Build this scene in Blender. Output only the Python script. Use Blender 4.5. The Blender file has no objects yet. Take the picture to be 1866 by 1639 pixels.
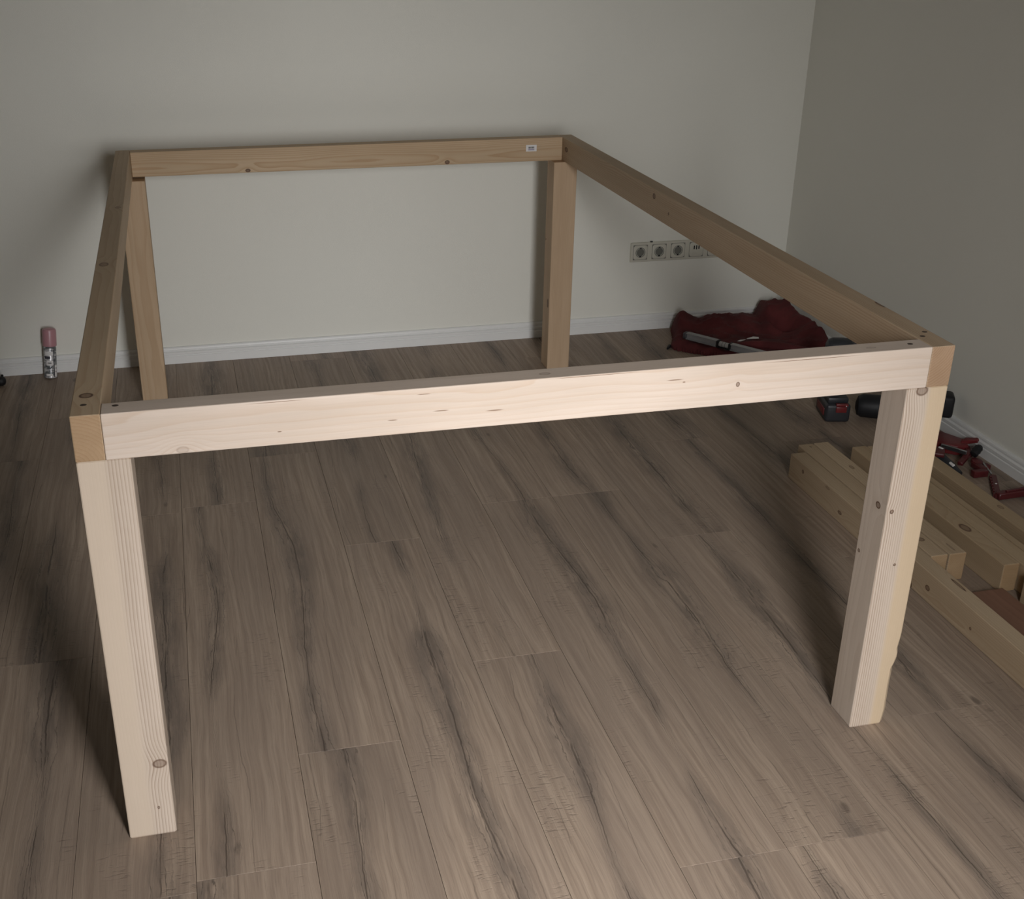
import bpy, bmesh, math, random
from mathutils import Vector, Matrix, noise
PI = math.pi
S = bpy.context.scene
C = S.collection

# ------------------------------------------------------------ camera
FPX, PX, PY = 2163.98, 851.68, 827.07          # focal and principal point, image 1866 x 1639
yaw, pitch, roll = -0.2353, -0.4298, 0.0065
cam_d = bpy.data.cameras.new('camera')
cam = bpy.data.objects.new('camera', cam_d); C.objects.link(cam)
cam_d.sensor_fit = 'HORIZONTAL'; cam_d.sensor_width = 36.0
cam_d.lens = 36.0 * FPX / 1866.0
cam_d.shift_x = (933.0 - PX) / 1866.0
cam_d.shift_y = (PY - 819.5) / 1866.0
fwd = Vector((-math.sin(yaw) * math.cos(pitch), math.cos(yaw) * math.cos(pitch), math.sin(pitch)))
rt = Vector((math.cos(yaw), math.sin(yaw), 0)); up = rt.cross(fwd)
r2 = math.cos(roll) * rt + math.sin(roll) * up
u2 = -math.sin(roll) * rt + math.cos(roll) * up
m = Matrix((r2, u2, -fwd)).transposed().to_4x4(); m.translation = (0.1923, -1.6733, 1.4608)
cam.matrix_world = m
cam_d.clip_start = 0.05
S.camera = cam

# ------------------------------------------------------------ light
w = bpy.data.worlds.new('overcast'); S.world = w; w.use_nodes = True
w.node_tree.nodes['Background'].inputs[0].default_value = (0.80, 0.88, 1.0, 1)
w.node_tree.nodes['Background'].inputs[1].default_value = 0.6
WX0, WX1, WZ0, WZ1, WY, WD = 0.46, 1.00, 0.05, 1.95, -1.80, 0.15     # glazed door just behind the camera: opening and depth of its reveal
TILT = math.radians(44)                                                    # sky light falls through it obliquely downwards
ld = bpy.data.lights.new('door_daylight', 'AREA'); ld.shape = 'RECTANGLE'
ld.size = 0.50; ld.size_y = 1.7; ld.energy = 80; ld.color = (0.985, 0.985, 0.985); ld.spread = math.radians(130)
lo = bpy.data.objects.new('door_daylight', ld); C.objects.link(lo)
lo.location = ((WX0 + WX1) / 2, WY - WD - 0.86 * math.sin(TILT) - 0.01, 1.15)
lo.rotation_euler = Vector((0, math.cos(TILT), -math.sin(TILT))).to_track_quat('-Z', 'Y').to_euler()

S.view_settings.view_transform = 'Standard'; S.view_settings.look = 'None'
S.view_settings.gamma = 1.0; S.view_settings.use_curve_mapping = False
S.view_settings.exposure = 0.0

# ------------------------------------------------------------ helpers
def tag(o, label=None, cat=None, group=None, kind=None):
    if label: o['label'] = label
    if cat: o['category'] = cat
    if group: o['group'] = group
    if kind: o['kind'] = kind
    return o
def empty(name, loc=(0, 0, 0), rz=0, parent=None):
    o = bpy.data.objects.new(name, None); C.objects.link(o); o.location = loc; o.rotation_euler = (0, 0, rz)
    o.empty_display_size = 0.05
    if parent: o.parent = parent
    return o
def obj(name, bm, m, parent=None, loc=(0, 0, 0), rot=(0, 0, 0), smooth=True):
    me = bpy.data.meshes.new(name)
    bmesh.ops.recalc_face_normals(bm, faces=bm.faces[:])
    bm.to_mesh(me); bm.free(); me.materials.append(m)
    if smooth:
        for p in me.polygons: p.use_smooth = True
        try: me.set_sharp_from_angle(angle=math.radians(38))
        except Exception: pass
    o = bpy.data.objects.new(name, me); C.objects.link(o)
    o.location = loc; o.rotation_euler = rot
    if parent: o.parent = parent
    return o
def bx(bm, c, s, bev=0.0, seg=2, rot=None):
    t = bmesh.new(); bmesh.ops.create_cube(t, size=1.0)
    bmesh.ops.scale(t, vec=s, verts=t.verts[:])
    if bev > 0: bmesh.ops.bevel(t, geom=t.edges[:], offset=bev, segments=seg, profile=0.5, affect='EDGES')
    if rot is not None: bmesh.ops.rotate(t, cent=(0, 0, 0), matrix=rot, verts=t.verts[:])
    bmesh.ops.translate(t, vec=c, verts=t.verts[:])
    me = bpy.data.meshes.new('t'); t.to_mesh(me); t.free(); bm.from_mesh(me); bpy.data.meshes.remove(me)
    return bm
def box(c, s, bev=0.0, seg=2, rot=None): return bx(bmesh.new(), c, s, bev, seg, rot)
def lathe(bm, prof, n=24, p0=(0, 0, 0), axis=(0, 0, 1)):
    q = Vector((0, 0, 1)).rotation_difference(Vector(axis).normalized()); p0 = Vector(p0)
    rings = []
    for r, h in prof:
        rings.append([bm.verts.new(p0 + q @ Vector((r * math.cos(2 * PI * i / n), r * math.sin(2 * PI * i / n), h))) for i in range(n)])
    for a, b in zip(rings, rings[1:]):
        for i in range(n): bm.faces.new((a[i], a[(i + 1) % n], b[(i + 1) % n], b[i]))
    bm.faces.new(rings[0][::-1]); bm.faces.new(rings[-1])
    return bm
def cyl(bm, a, b, r, r2=None, n=20, bev=0.0015):
    a, b = Vector(a), Vector(b); L = (b - a).length; r2 = r if r2 is None else r2
    return lathe(bm, [(max(r - bev, 1e-4), 0), (r, bev), (r2, L - bev), (max(r2 - bev, 1e-4), L)], n, a, b - a)
def tube(bm, pts, rad, n=10):
    pts = [Vector(p) for p in pts]; rings = []; ref = Vector((0, 0, 1))
    for i, p in enumerate(pts):
        t = (pts[min(i + 1, len(pts) - 1)] - pts[max(i - 1, 0)]).normalized()
        s = t.cross(ref)
        if s.length < 1e-3: s = t.cross(Vector((1, 0, 0)))
        s.normalize(); k = s.cross(t); r = rad[i] if hasattr(rad, '__len__') else rad
        rings.append([bm.verts.new(p + r * (math.cos(2 * PI * j / n) * s + math.sin(2 * PI * j / n) * k)) for j in range(n)])
    for a, b in zip(rings, rings[1:]):
        for i in range(n): bm.faces.new((a[i], a[(i + 1) % n], b[(i + 1) % n], b[i]))
    bm.faces.new(rings[0][::-1]); bm.faces.new(rings[-1])
    return bm
def prism(poly, z0, z1, bm=None):                  # poly in xy extruded along z
    bm = bm or bmesh.new()
    a = [bm.verts.new((x, y, z0)) for x, y in poly]; b = [bm.verts.new((x, y, z1)) for x, y in poly]
    n = len(poly)
    for i in range(n): bm.faces.new((a[i], a[(i + 1) % n], b[(i + 1) % n], b[i]))
    bm.faces.new(a[::-1]); bm.faces.new(b)
    return bm

# ------------------------------------------------------------ materials
class NT:
    def __init__(s, name):
        s.m = bpy.data.materials.new(name); s.m.use_nodes = True; s.t = s.m.node_tree; s.N = s.t.nodes; s.L = s.t.links
        s.b = s.N['Principled BSDF']
    def set(s, sock, v):
        if isinstance(v, (int, float, tuple, list)): sock.default_value = v
        else: s.L.new(v, sock)
    def math(s, op, *a, clamp=False):
        n = s.N.new('ShaderNodeMath'); n.operation = op; n.use_clamp = clamp
        for i, v in enumerate(a): s.set(n.inputs[i], v)
        return n.outputs[0]
    def vm(s, op, *a):
        n = s.N.new('ShaderNodeVectorMath'); n.operation = op
        for i, v in enumerate(a): s.set(n.inputs[i], v)
        return n.outputs['Value'] if op in ('LENGTH', 'DISTANCE', 'DOT_PRODUCT') else n.outputs[0]
    def noise(s, vec, scale, detail=3, rough=0.5, w=None, dist=0.0):
        n = s.N.new('ShaderNodeTexNoise'); s.set(n.inputs['Vector'], vec)
        if w is not None: n.noise_dimensions = '4D'; s.set(n.inputs['W'], w)
        n.inputs['Scale'].default_value = scale; n.inputs['Detail'].default_value = detail
        n.inputs['Roughness'].default_value = rough; n.inputs['Distortion'].default_value = dist
        return n.outputs[0]
    def mix(s, f, a, b, mode='MIX'):
        n = s.N.new('ShaderNodeMix'); n.data_type = 'RGBA'; n.blend_type = mode
        s.set(n.inputs[0], f); s.set(n.inputs[6], a if not isinstance(a, tuple) else (*a, 1)[:4]); s.set(n.inputs[7], b if not isinstance(b, tuple) else (*b, 1)[:4])
        return n.outputs[2]
    def rng(s, v, a, b, c=0.0, d=1.0, smooth=True):
        n = s.N.new('ShaderNodeMapRange'); n.interpolation_type = 'SMOOTHSTEP' if smooth else 'LINEAR'
        s.set(n.inputs[0], v)
        for i, q in enumerate((a, b, c, d)): s.set(n.inputs[i + 1], q)
        return n.outputs[0]
    def sep(s, v):
        n = s.N.new('ShaderNodeSeparateXYZ'); s.set(n.inputs[0], v); return n.outputs
    def comb(s, x, y, z):
        n = s.N.new('ShaderNodeCombineXYZ')
        for i, v in enumerate((x, y, z)): s.set(n.inputs[i], v)
        return n.outputs[0]
    def obj(s): return s.N.new('ShaderNodeTexCoord').outputs['Object']
    def bump(s, h, strength, dist=0.001):
        n = s.N.new('ShaderNodeBump'); n.inputs['Strength'].default_value = strength; n.inputs['Distance'].default_value = dist
        s.L.new(h, n.inputs['Height']); s.L.new(n.outputs[0], s.b.inputs['Normal'])
    def done(s, col, rough=0.5, spec=0.5, metal=0.0):
        s.set(s.b.inputs['Base Color'], col if not isinstance(col, tuple) else (*col, 1)[:4])
        s.set(s.b.inputs['Roughness'], rough); s.b.inputs['Specular IOR Level'].default_value = spec; s.b.inputs['Metallic'].default_value = metal
        return s.m

def plain(name, col, rough=0.5, spec=0.5, metal=0.0, var=0.12, scale=60, bump=0.15):
    t = NT(name); o = t.obj()
    n = t.noise(o, scale, 4, 0.6)
    dark = tuple(c * (1 - var) for c in col); lite = tuple(min(1, c * (1 + var)) for c in col)
    c = t.mix(n, dark, lite)
    if bump: t.bump(n, bump, 0.0006)
    return t.done(c, rough, spec, metal)

def wood(name, axis, pith,  freq=330, base=(0.70, 0.53, 0.36), late=(0.50, 0.33, 0.19), contrast=0.55, knots=(), slits=(), seed=0.0, drift=0.010, rough=0.62, sapside=None, wave=0.35, cmask=None, ymask=False, end=(0.84, 0.76, 0.66)):
    """spruce: growth rings round a pith outside or inside the section, so end grain and faces agree"""
    t = NT(name); o = t.obj(); x, y, z = t.sep(o)
    L, a, b = {'X': (x, y, z), 'Y': (y, x, z), 'Z': (z, x, y)}[axis]
    big = t.noise(t.comb(t.math('MULTIPLY', L, 1.3), t.math('MULTIPLY', a, 5), t.math('MULTIPLY', b, 5)), 1.6, 2, 0.4, w=seed)
    big2 = t.noise(t.comb(t.math('MULTIPLY', L, 5), t.math('MULTIPLY', a, 12), t.math('MULTIPLY', b, 12)), 1.0, 2, 0.5, w=seed + 7)
    r = t.vm('LENGTH', t.comb(t.math('SUBTRACT', t.math('ADD', a, t.math('MULTIPLY', t.math('SUBTRACT', big, 0.5), drift * 3)), pith[0]),
                              t.math('SUBTRACT', t.math('ADD', b, t.math('MULTIPLY', t.math('SUBTRACT', big2, 0.5), drift * wave)), pith[1]), 0.0))
    kd = None
    for k in knots:
        (c, rad) = k[:2]
        d = t.vm('LENGTH', t.vm('DIVIDE', t.vm('SUBTRACT', o, tuple(c)), tuple(rad)))
        # grain flows round the knot
        e = t.math('MULTIPLY', t.math('POWER', 2.718, t.math('MULTIPLY', t.math('MULTIPLY', d, d), -0.10)), 0.006 * (max(rad) / 0.012) * (k[3] if len(k) > 3 else 1))
        r = t.math('ADD', r, e)
        s_ = k[2] if len(k) > 2 else 1.0
        v = t.math('MULTIPLY', t.rng(d, 1.15, 0.75), s_)
        ring = t.math('MULTIPLY', t.math('MULTIPLY', t.rng(d, 0.55, 0.8), t.rng(d, 1.05, 0.85)), 0.5 * s_)
        v = t.math('ADD', t.math('MULTIPLY', v, 0.65), ring)
        kd = v if kd is None else t.math('MAXIMUM', kd, v)
    ph = t.math('ADD', t.math('MULTIPLY', r, freq), t.math('MULTIPLY', t.noise(t.comb(t.math('MULTIPLY', L, 6), t.math('MULTIPLY', a, 60), t.math('MULTIPLY', b, 60)), 1.0, 2, 0.5, w=seed + 3), 0.8))
    fr = t.math('FRACT', ph)
    line = t.math('MULTIPLY', t.math('POWER', fr, 2.2), t.rng(fr, 1.0, 0.90))
    band = t.noise(t.comb(0.0, 0.0, t.math('MULTIPLY', ph, 0.23)), 1.0, 2, 0.5, w=seed + 1.7)
    amp = t.math('MULTIPLY', t.rng(band, 0.35, 0.62, 0.45, 1.0), contrast)
    if cmask:
        amp = t.math('MULTIPLY', amp, t.rng({'x': x, 'y': y, 'z': z}[cmask[0]], cmask[1], cmask[2], cmask[3], 1.0))
    if ymask: amp = t.math('MULTIPLY', amp, t.rng(y, -0.0340, -0.0370, 0.22, 1.0))
    fib = t.noise(t.comb(t.math('MULTIPLY', L, 9), t.math('MULTIPLY', a, 420), t.math('MULTIPLY', b, 420)), 1.0, 3, 0.6, w=seed)
    tone = t.noise(t.comb(t.math('MULTIPLY', L, 1.8), t.math('MULTIPLY', a, 14), t.math('MULTIPLY', b, 14)), 1.0, 3, 0.55, w=seed + 11)
    c = t.mix(t.rng(tone, 0.3, 0.7), tuple(q * 0.90 for q in base), (base[0] * 1.06, base[1] * 1.08, base[2] * 1.12))
    c = t.mix(t.math('MULTIPLY', t.rng(fib, 0.35, 0.75), 0.22), c, tuple(q * 0.72 for q in base))
    c = t.mix(t.math('MULTIPLY', line, amp), c, late)
    if sapside:
        ax, v0, v1, colr = sapside
        c = t.mix(t.math('MULTIPLY', t.rng({'x': x, 'y': y, 'z': z}[ax], v0, v1), 0.75), c, tuple(colr))
    nr = t.sep(t.N.new('ShaderNodeTexCoord').outputs['Normal'])['XYZ'.index(axis)]
    c = t.mix(t.rng(t.math('ABSOLUTE', nr), 0.6, 0.9), c, t.mix(1.0, c, tuple(end), 'MULTIPLY'))
    if kd is not None:
        kn = t.noise(o, 260, 3, 0.6)
        c = t.mix(t.math('MINIMUM', kd, 1.0), c, t.mix(kn, (0.040, 0.021, 0.013), (0.19, 0.10, 0.058)))
    sd = None
    for (cc, rad) in slits:
        d = t.vm('LENGTH', t.vm('DIVIDE', t.vm('SUBTRACT', o, tuple(cc)), tuple(rad)))
        v = t.rng(d, 1.1, 0.5); sd = v if sd is None else t.math('MAXIMUM', sd, v)
    if sd is not None: c = t.mix(t.math('MULTIPLY', sd, 0.85), c, (0.16, 0.085, 0.045))
    h = t.math('ADD', t.math('MULTIPLY', fib, 0.6), t.math('MULTIPLY', line, -0.5))
    t.bump(h, 0.35, 0.0004)
    return t.done(c, rough, 0.35)

def laminate():
    t = NT('oak_laminate'); o = t.obj(); info = t.N.new('ShaderNodeObjectInfo')
    rnd = info.outputs['Random']; W = t.math('MULTIPLY', rnd, 83.0)
    x, y, z = t.sep(o)
    M = lambda *a: t.math('MULTIPLY', *a)
    A_ = lambda *a: t.math('ADD', *a)
    warp = t.noise(t.comb(M(x, 7), M(y, 2.2), 0.0), 1.0, 3, 0.5, w=W)
    wx = A_(x, M(t.math('SUBTRACT', warp, 0.5), 0.045))
    grain = t.noise(t.comb(M(wx, 110), M(y, 2.4), 0.0), 1.0, 4, 0.62, w=W)
    fine = t.noise(t.comb(M(wx, 520), M(y, 14), 0.0), 1.0, 3, 0.6, w=W)
    cen = M(t.math('SUBTRACT', t.math('FRACT', M(rnd, 7.31)), 0.5), 0.12)
    wob = t.noise(t.comb(0.0, M(y, 1.2), 0.0), 1.0, 1, 0.5, w=A_(W, 5.0))
    wob2 = t.noise(t.comb(0.0, M(y, 14), 0.0), 1.0, 3, 0.6, w=A_(W, 9.0))
    sx = t.math('SUBTRACT', t.math('SUBTRACT', x, cen), A_(M(t.math('SUBTRACT', wob, 0.5), 0.14), M(t.math('SUBTRACT', wob2, 0.5), 0.012)))
    ax = t.math('ABSOLUTE', sx)
    pres = t.math('ADD', t.noise(t.comb(0.0, M(y, 1.7), 0.0), 1.0, 2, 0.5, w=A_(W, 21.0)), 0.008)
    edge = t.noise(t.comb(M(x, 34), M(y, 7), 0.0), 1.0, 5, 0.65, w=A_(W, 2.0))
    wid = A_(0.010, M(t.rng(pres, 0.36, 0.66), 0.046))
    st0 = t.rng(t.math('DIVIDE', ax, wid), 1.25, 0.1)
    streak = M(st0, M(t.rng(edge, 0.28, 0.62), t.rng(pres, 0.34, 0.54)))
    # growth lines that close round the heart of the streak
    q = A_(t.math('DIVIDE', sx, wid), M(edge, 0.9))
    ql = t.math('FRACT', M(q, 3.2))
    lines = M(M(t.rng(ql, 0.80, 0.93), t.rng(ql, 1.0, 0.95)), M(st0, t.rng(grain, 0.42, 0.56)))
    crk_w = M(t.rng(pres, 0.42, 0.64), 0.0014)
    brk = t.noise(t.comb(0.0, M(y, 5.5), 0.0), 1.0, 3, 0.6, w=A_(W, 40.0))
    crack = M(t.rng(t.math('SUBTRACT', ax, crk_w), 0.0013, 0.0), M(t.rng(brk, 0.40, 0.52), t.rng(pres, 0.37, 0.45)))
    ax2 = t.math('ABSOLUTE', A_(sx, A_(0.040, M(warp, 0.05))))
    brk2 = t.noise(t.comb(5.0, M(y, 5), 0.0), 1.0, 3, 0.6, w=A_(W, 44.0))
    vein = M(t.rng(ax2, 0.0016, 0.0003), t.rng(brk2, 0.46, 0.56))
    ax3 = t.math('ABSOLUTE', A_(sx, t.math('SUBTRACT', M(warp, 0.03), 0.062)))
    brk3 = t.noise(t.comb(9.0, M(y, 3.5), 0.0), 1.0, 3, 0.6, w=A_(W, 47.0))
    vein = t.math('MAXIMUM', vein, M(t.rng(ax3, 0.0013, 0.0002), t.rng(brk3, 0.44, 0.54)))
    patch = t.rng(t.noise(t.comb(M(x, 9), M(y, 5), 0.0), 1.0, 2, 0.5, w=A_(W, 31.0)), 0.52, 0.64)
    cross = t.noise(t.comb(M(x, 40), M(y, 210), 0.0), 1.0, 3, 0.6, w=W)
    crossm = M(t.rng(cross, 0.54, 0.66), patch)
    kv = t.N.new('ShaderNodeTexVoronoi'); kv.voronoi_dimensions = '3D'
    t.set(kv.inputs['Vector'], t.comb(M(wx, 9.0), M(y, 3.4), M(rnd, 90.0))); kv.inputs['Scale'].default_value = 1.0
    knot = M(t.rng(A_(kv.outputs['Distance'], M(t.math('SUBTRACT', fine, 0.5), 0.10)), 0.075, 0.03), t.rng(edge, 0.36, 0.52))
    tone = t.noise(t.comb(M(x, 9), M(y, 1.6), 0.0), 1.0, 3, 0.55, w=A_(W, 60.0))
    c = t.mix(t.rng(grain, 0.28, 0.74), (0.255, 0.189, 0.142), (0.395, 0.306, 0.233))
    c = t.mix(M(t.rng(fine, 0.48, 0.74), 0.42), c, (0.150, 0.112, 0.086))
    c = t.mix(M(t.rng(tone, 0.35, 0.65), 0.45), c, (0.235, 0.180, 0.143))
    bt = t.math('MULTIPLY_ADD', t.math('FRACT', M(rnd, 13.7)), 0.16, 0.92)
    c = t.mix(1.0, c, t.comb(bt, bt, bt), 'MULTIPLY')
    c = t.mix(M(streak, 0.64), c, (0.098, 0.079, 0.068))
    c = t.mix(M(lines, 0.75), c, (0.080, 0.060, 0.048))
    c = t.mix(M(knot, 0.6), c, (0.070, 0.051, 0.041))
    c = t.mix(M(vein, 0.42), c, (0.075, 0.055, 0.042))
    c = t.mix(M(crack, 0.68), c, (0.060, 0.044, 0.034))
    c = t.mix(M(crossm, 0.35), c, (0.130, 0.098, 0.076))
    h = t.math('SUBTRACT', A_(M(grain, 0.6), M(fine, 0.7)), A_(A_(M(crack, 1.2), M(lines, 0.4)), M(crossm, 0.8)))
    t.bump(h, 0.6, 0.0010)
    return t.done(c, t.rng(grain, 0.2, 0.8, 0.55, 0.46), 0.35)

def wallpaint():
    t = NT('white_wall_paint'); o = t.obj()
    n = t.noise(o, 420, 4, 0.6); n2 = t.noise(o, 2.5, 3, 0.5)
    c = t.mix(n2, (0.80, 0.79, 0.725), (0.83, 0.82, 0.755))
    t.bump(n, 0.35, 0.0010)
    return t.done(c, 0.85, 0.2)

M_floor = laminate(); M_wall = wallpaint()
M_trim = plain('white_lacquered_skirting', (0.80, 0.80, 0.79), 0.38, 0.5, var=0.03, scale=30, bump=0.04)
M_under = plain('grey_underlay', (0.05, 0.045, 0.04), 0.9)
M_ceiling = plain('ceiling_darkened_for_fill', (0.42, 0.42, 0.39), 0.9, 0.2, var=0.03)  # unseen ceiling, colour darkened to cut the bounced fill light
M_plastic = plain('cream_socket_plastic', (0.62, 0.60, 0.52), 0.35, 0.5, var=0.03, bump=0.03)
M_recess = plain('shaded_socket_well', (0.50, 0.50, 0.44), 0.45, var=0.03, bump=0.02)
M_black = plain('black_rubber', (0.012, 0.012, 0.014), 0.55, 0.4, var=0.3)
M_dark = plain('dark_grey_plastic', (0.028, 0.030, 0.035), 0.42, 0.5, var=0.2)
M_red = plain('red_plastic', (0.155, 0.017, 0.019), 0.38, 0.5, var=0.15)
M_redm = plain('dark_red_painted_steel', (0.095, 0.014, 0.016), 0.40, 0.5, var=0.25)
M_steel = plain('brushed_steel', (0.42, 0.42, 0.43), 0.35, 0.5, 1.0, var=0.2, scale=200)
M_white = plain('white_print', (0.75, 0.73, 0.72), 0.6, var=0.05, bump=0)
M_pink = plain('dusty_pink_plastic', (0.50, 0.255, 0.285), 0.35, 0.5, var=0.04, bump=0.02)
M_alu = plain('matt_aluminium', (0.34, 0.34, 0.35), 0.45, 0.5, 0.3, var=0.08)
M_jaw = plain('grey_zinc_metal', (0.13, 0.13, 0.145), 0.42, 0.5, 0.7, var=0.2)

# ------------------------------------------------------------ room shell
X0, X1, Y0, Y1, ZC = -4.05, 2.424, WY, 2.402, 2.52
def shell(name, c, s, m_, parent=None):
    return tag(obj(name, box(c, s), m_, smooth=False, parent=parent), kind='structure')
floor = tag(obj('floor', box(((X0 + X1) / 2, (Y0 + Y1) / 2, -0.06), (X1 - X0 + 0.3, Y1 - Y0 + 0.3, 0.10)), M_under, smooth=False), 'brown grey oak laminate floor in long boards', kind='structure')
shell('wall_back', ((X0 + X1) / 2, Y1 + 0.06, ZC / 2 - 0.01), (X1 - X0 + 0.24, 0.12, ZC + 0.1), M_wall)
shell('wall_right', (X1 + 0.06, (Y0 + Y1) / 2, ZC / 2 - 0.01), (0.12, Y1 - Y0, ZC + 0.1), M_wall)
shell('wall_left', (X0 - 0.06, (Y0 + Y1) / 2, ZC / 2 - 0.01), (0.12, Y1 - Y0, ZC + 0.1), M_wall)
shell('ceiling', ((X0 + X1) / 2, (Y0 + Y1) / 2, ZC + 0.09), (X1 - X0 + 0.24, Y1 - Y0 + 0.24, 0.10), M_ceiling)
bm = bmesh.new()
for (a, b, c_, d) in ((X0, WX0, 0, ZC + 0.03), (WX1, X1, 0, ZC + 0.03), (WX0, WX1, WZ1, ZC + 0.03), (WX0, WX1, -0.01, WZ0)):
    bx(bm, ((a + b) / 2, WY - WD / 2, (c_ + d) / 2), (b - a, WD, d - c_))
tag(obj('wall_front', bm, M_wall, smooth=False), kind='structure')
bm = bmesh.new()
for (a, b, c_, d) in ((WX0, WX0 + 0.05, WZ0, WZ1), (WX1 - 0.05, WX1, WZ0, WZ1), (WX0 + 0.05, WX1 - 0.05, WZ1 - 0.05, WZ1), (WX0 + 0.05, WX1 - 0.05, WZ0, WZ0 + 0.05)):
    bx(bm, ((a + b) / 2, WY - WD + 0.03, (c_ + d) / 2), (b - a, 0.06, d - c_), 0.004)
tag(obj('door_1', bm, M_trim), kind='structure')

# boards
PW, PL, SX = 0.1975, 1.376, -0.089
known = {-2: 1.66, -1: 0.585, 0: -0.15, 1: 1.25, 2: 0.160, 3: 0.95, 4: 0.385, 5: 1.10, 6: -0.275, 7: 0.81, 8: 0.008, 9: 0.62, 10: 1.30, 11: 0.2}
mesh_cache = {}
def plank_mesh(wd, ln):
    k = (round(wd, 3), round(ln, 3))
    if k not in mesh_cache:
        b_ = box((0, 0, -0.005), (wd - 0.0007, ln - 0.0006, 0.010), 0.0003, 1)
        me = bpy.data.meshes.new('plank'); b_.to_mesh(me); b_.free(); me.materials.append(M_floor); mesh_cache[k] = me
    return mesh_cache[k]
rng = random.Random(11)
k = math.floor((X0 - SX) / PW)
while SX + k * PW < X1:
    xa, xb = max(SX + k * PW, X0), min(SX + (k + 1) * PW, X1)
    yb = known.get(k, rng.uniform(0, PL))
    while yb > Y0: yb -= PL
    while yb < Y1:
        a, b = max(yb, Y0), min(yb + PL, Y1)
        if b - a > 0.03 and xb - xa > 0.02:
            p = bpy.data.objects.new('plank', plank_mesh(xb - xa, b - a)); C.objects.link(p)
            p.location = ((xa + xb) / 2, (a + b) / 2, 0); p.parent = floor
        yb += PL
    k += 1

# skirting
prof = [(0, 0), (0.014, 0), (0.014, 0.027), (0.0115, 0.029), (0.0115, 0.0315), (0.0135, 0.0335), (0.0135, 0.041), (0.0100, 0.0435), (0.0080, 0.0445), (0.0080, 0.0475), (0.0095, 0.0500), (0.0085, 0.0550), (0.0060, 0.0585), (0.0035, 0.0595), (0, 0.0595)]
def skirting(name, p0, p1, nrm):
    bm = bmesh.new(); rr = []
    for p in (p0, p1): rr.append([bm.verts.new((p[0] + nrm[0] * d, p[1] + nrm[1] * d, z)) for d, z in prof])
    n = len(prof)
    for i in range(n): bm.faces.new((rr[0][i], rr[0][(i + 1) % n], rr[1][(i + 1) % n], rr[1][i]))
    bm.faces.new(rr[0]); bm.faces.new(rr[1][::-1])
    return tag(obj(name, bm, M_trim, smooth=False), kind='structure')
skirting('baseboard_back', (X0, Y1), (X1, Y1), (0, -1))
skirting('baseboard_right', (X1, Y0), (X1, Y1), (-1, 0))
skirting('baseboard_left', (X0, Y0), (X0, Y1), (1, 0))

# ------------------------------------------------------------ the table frame
W_, D_, H_, BW, BH, LW, LD = 1.449, 2.129, 0.790, 0.0430, 0.0740, 0.0790, 0.0750
tf = empty('table_frame')
tag(tf, 'bare wooden table frame of pale planed timber on four square legs, without a top', 'table frame')
def beam(name, c, s, m_, bev=0.0018, parent=tf, label=None):
    o = obj(name, box((0, 0, 0), s, bev, 3), m_, parent, c, smooth=False)
    if label: o['label'] = label
    return o
zt = H_ - BH / 2
# side rails: full length, end grain to the front
cL = Vector((BW / 2, D_ / 2, zt))
k_ = lambda p, c, r, s=1.0, fl=1.0: ((p[0] - c[0], p[1] - c[1], p[2] - c[2]), r, s, fl)
mL = wood('spruce_left_rail', 'Y', (-0.03, -0.045), 170, base=(0.52, 0.385, 0.25), late=(0.36, 0.225, 0.125), contrast=0.6, seed=1.0, end=(0.74, 0.66, 0.58),
          knots=[k_((0.020, 0.080, H_), cL, (0.011, 0.011, 0.006)), k_((0.017, 0.826, H_), cL, (0.010, 0.016, 0.006), 0.7), k_((0.03, 1.35, H_), cL, (0.008, 0.012, 0.006), 0.45)])
beam('side_rail', cL, (BW, D_, BH), mL)
cR = Vector((W_ - BW / 2, D_ / 2, zt)); xi = W_ - BW
mR = wood('spruce_right_rail', 'Y', (-0.045, 0.055), 230, base=(0.50, 0.37, 0.245), late=(0.33, 0.21, 0.12), contrast=0.75, seed=2.3, drift=0.016, end=(0.76, 0.68, 0.64),
          knots=[k_((xi, 1.28, 0.771), cR, (0.006, 0.010, 0.008)), k_((xi, 1.175, 0.748), cR, (0.004, 0.004, 0.004)), k_((xi, 2.045, 0.757), cR, (0.005, 0.016, 0.008)),
                 k_((1.446, 0.236, H_), cR, (0.004, 0.018, 0.004))])
beam('side_rail', cR, (BW, D_, BH), mR)
cF = Vector((W_ / 2, BW / 2, zt))
sl = [((0.551, 0, 0.750), (0.014, 0.004, 0.0011)), ((0.637, 0, 0.743), (0.016, 0.004, 0.0011)), ((0.524, 0, 0.780), (0.012, 0.004, 0.0008)), ((0.474, 0, 0.741), (0.009, 0.004, 0.0010)),
      ((0.939, 0, 0.769), (0.016, 0.004, 0.0010)), ((0.955, 0, 0.764), (0.003, 0.004, 0.0012)), ((0.30, 0, 0.738), (0.004, 0.004, 0.0012)),
      ((0.30, 0.0, 0.787), (0.05, 0.003, 0.0006)), ((0.80, 0.0, 0.788), (0.09, 0.003, 0.0006)), ((1.18, 0.0, 0.786), (0.10, 0.003, 0.0007))]
mF = wood('spruce_front_rail', 'X', (0.16, 0.045), 300, base=(0.60, 0.495, 0.41), late=(0.46, 0.31, 0.20), contrast=0.42, seed=3.1, drift=0.006,
          knots=[k_((1.051, 0, 0.752), cF, (0.0035, 0.004, 0.0045), 0.9, 0.6), k_((0.724, 0.020, H_), cF, (0.010, 0.006, 0.004), 0.4), k_((0.155, 0, 0.722), cF, (0.010, 0.006, 0.006), 0.25, 2.0), k_((1.30, 0.02, H_), cF, (0.010, 0.004, 0.004), 0.35)],
          slits=[((p[0] - cF[0], p[1] - cF[1], p[2] - cF[2]), r) for p, r in sl])
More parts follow.
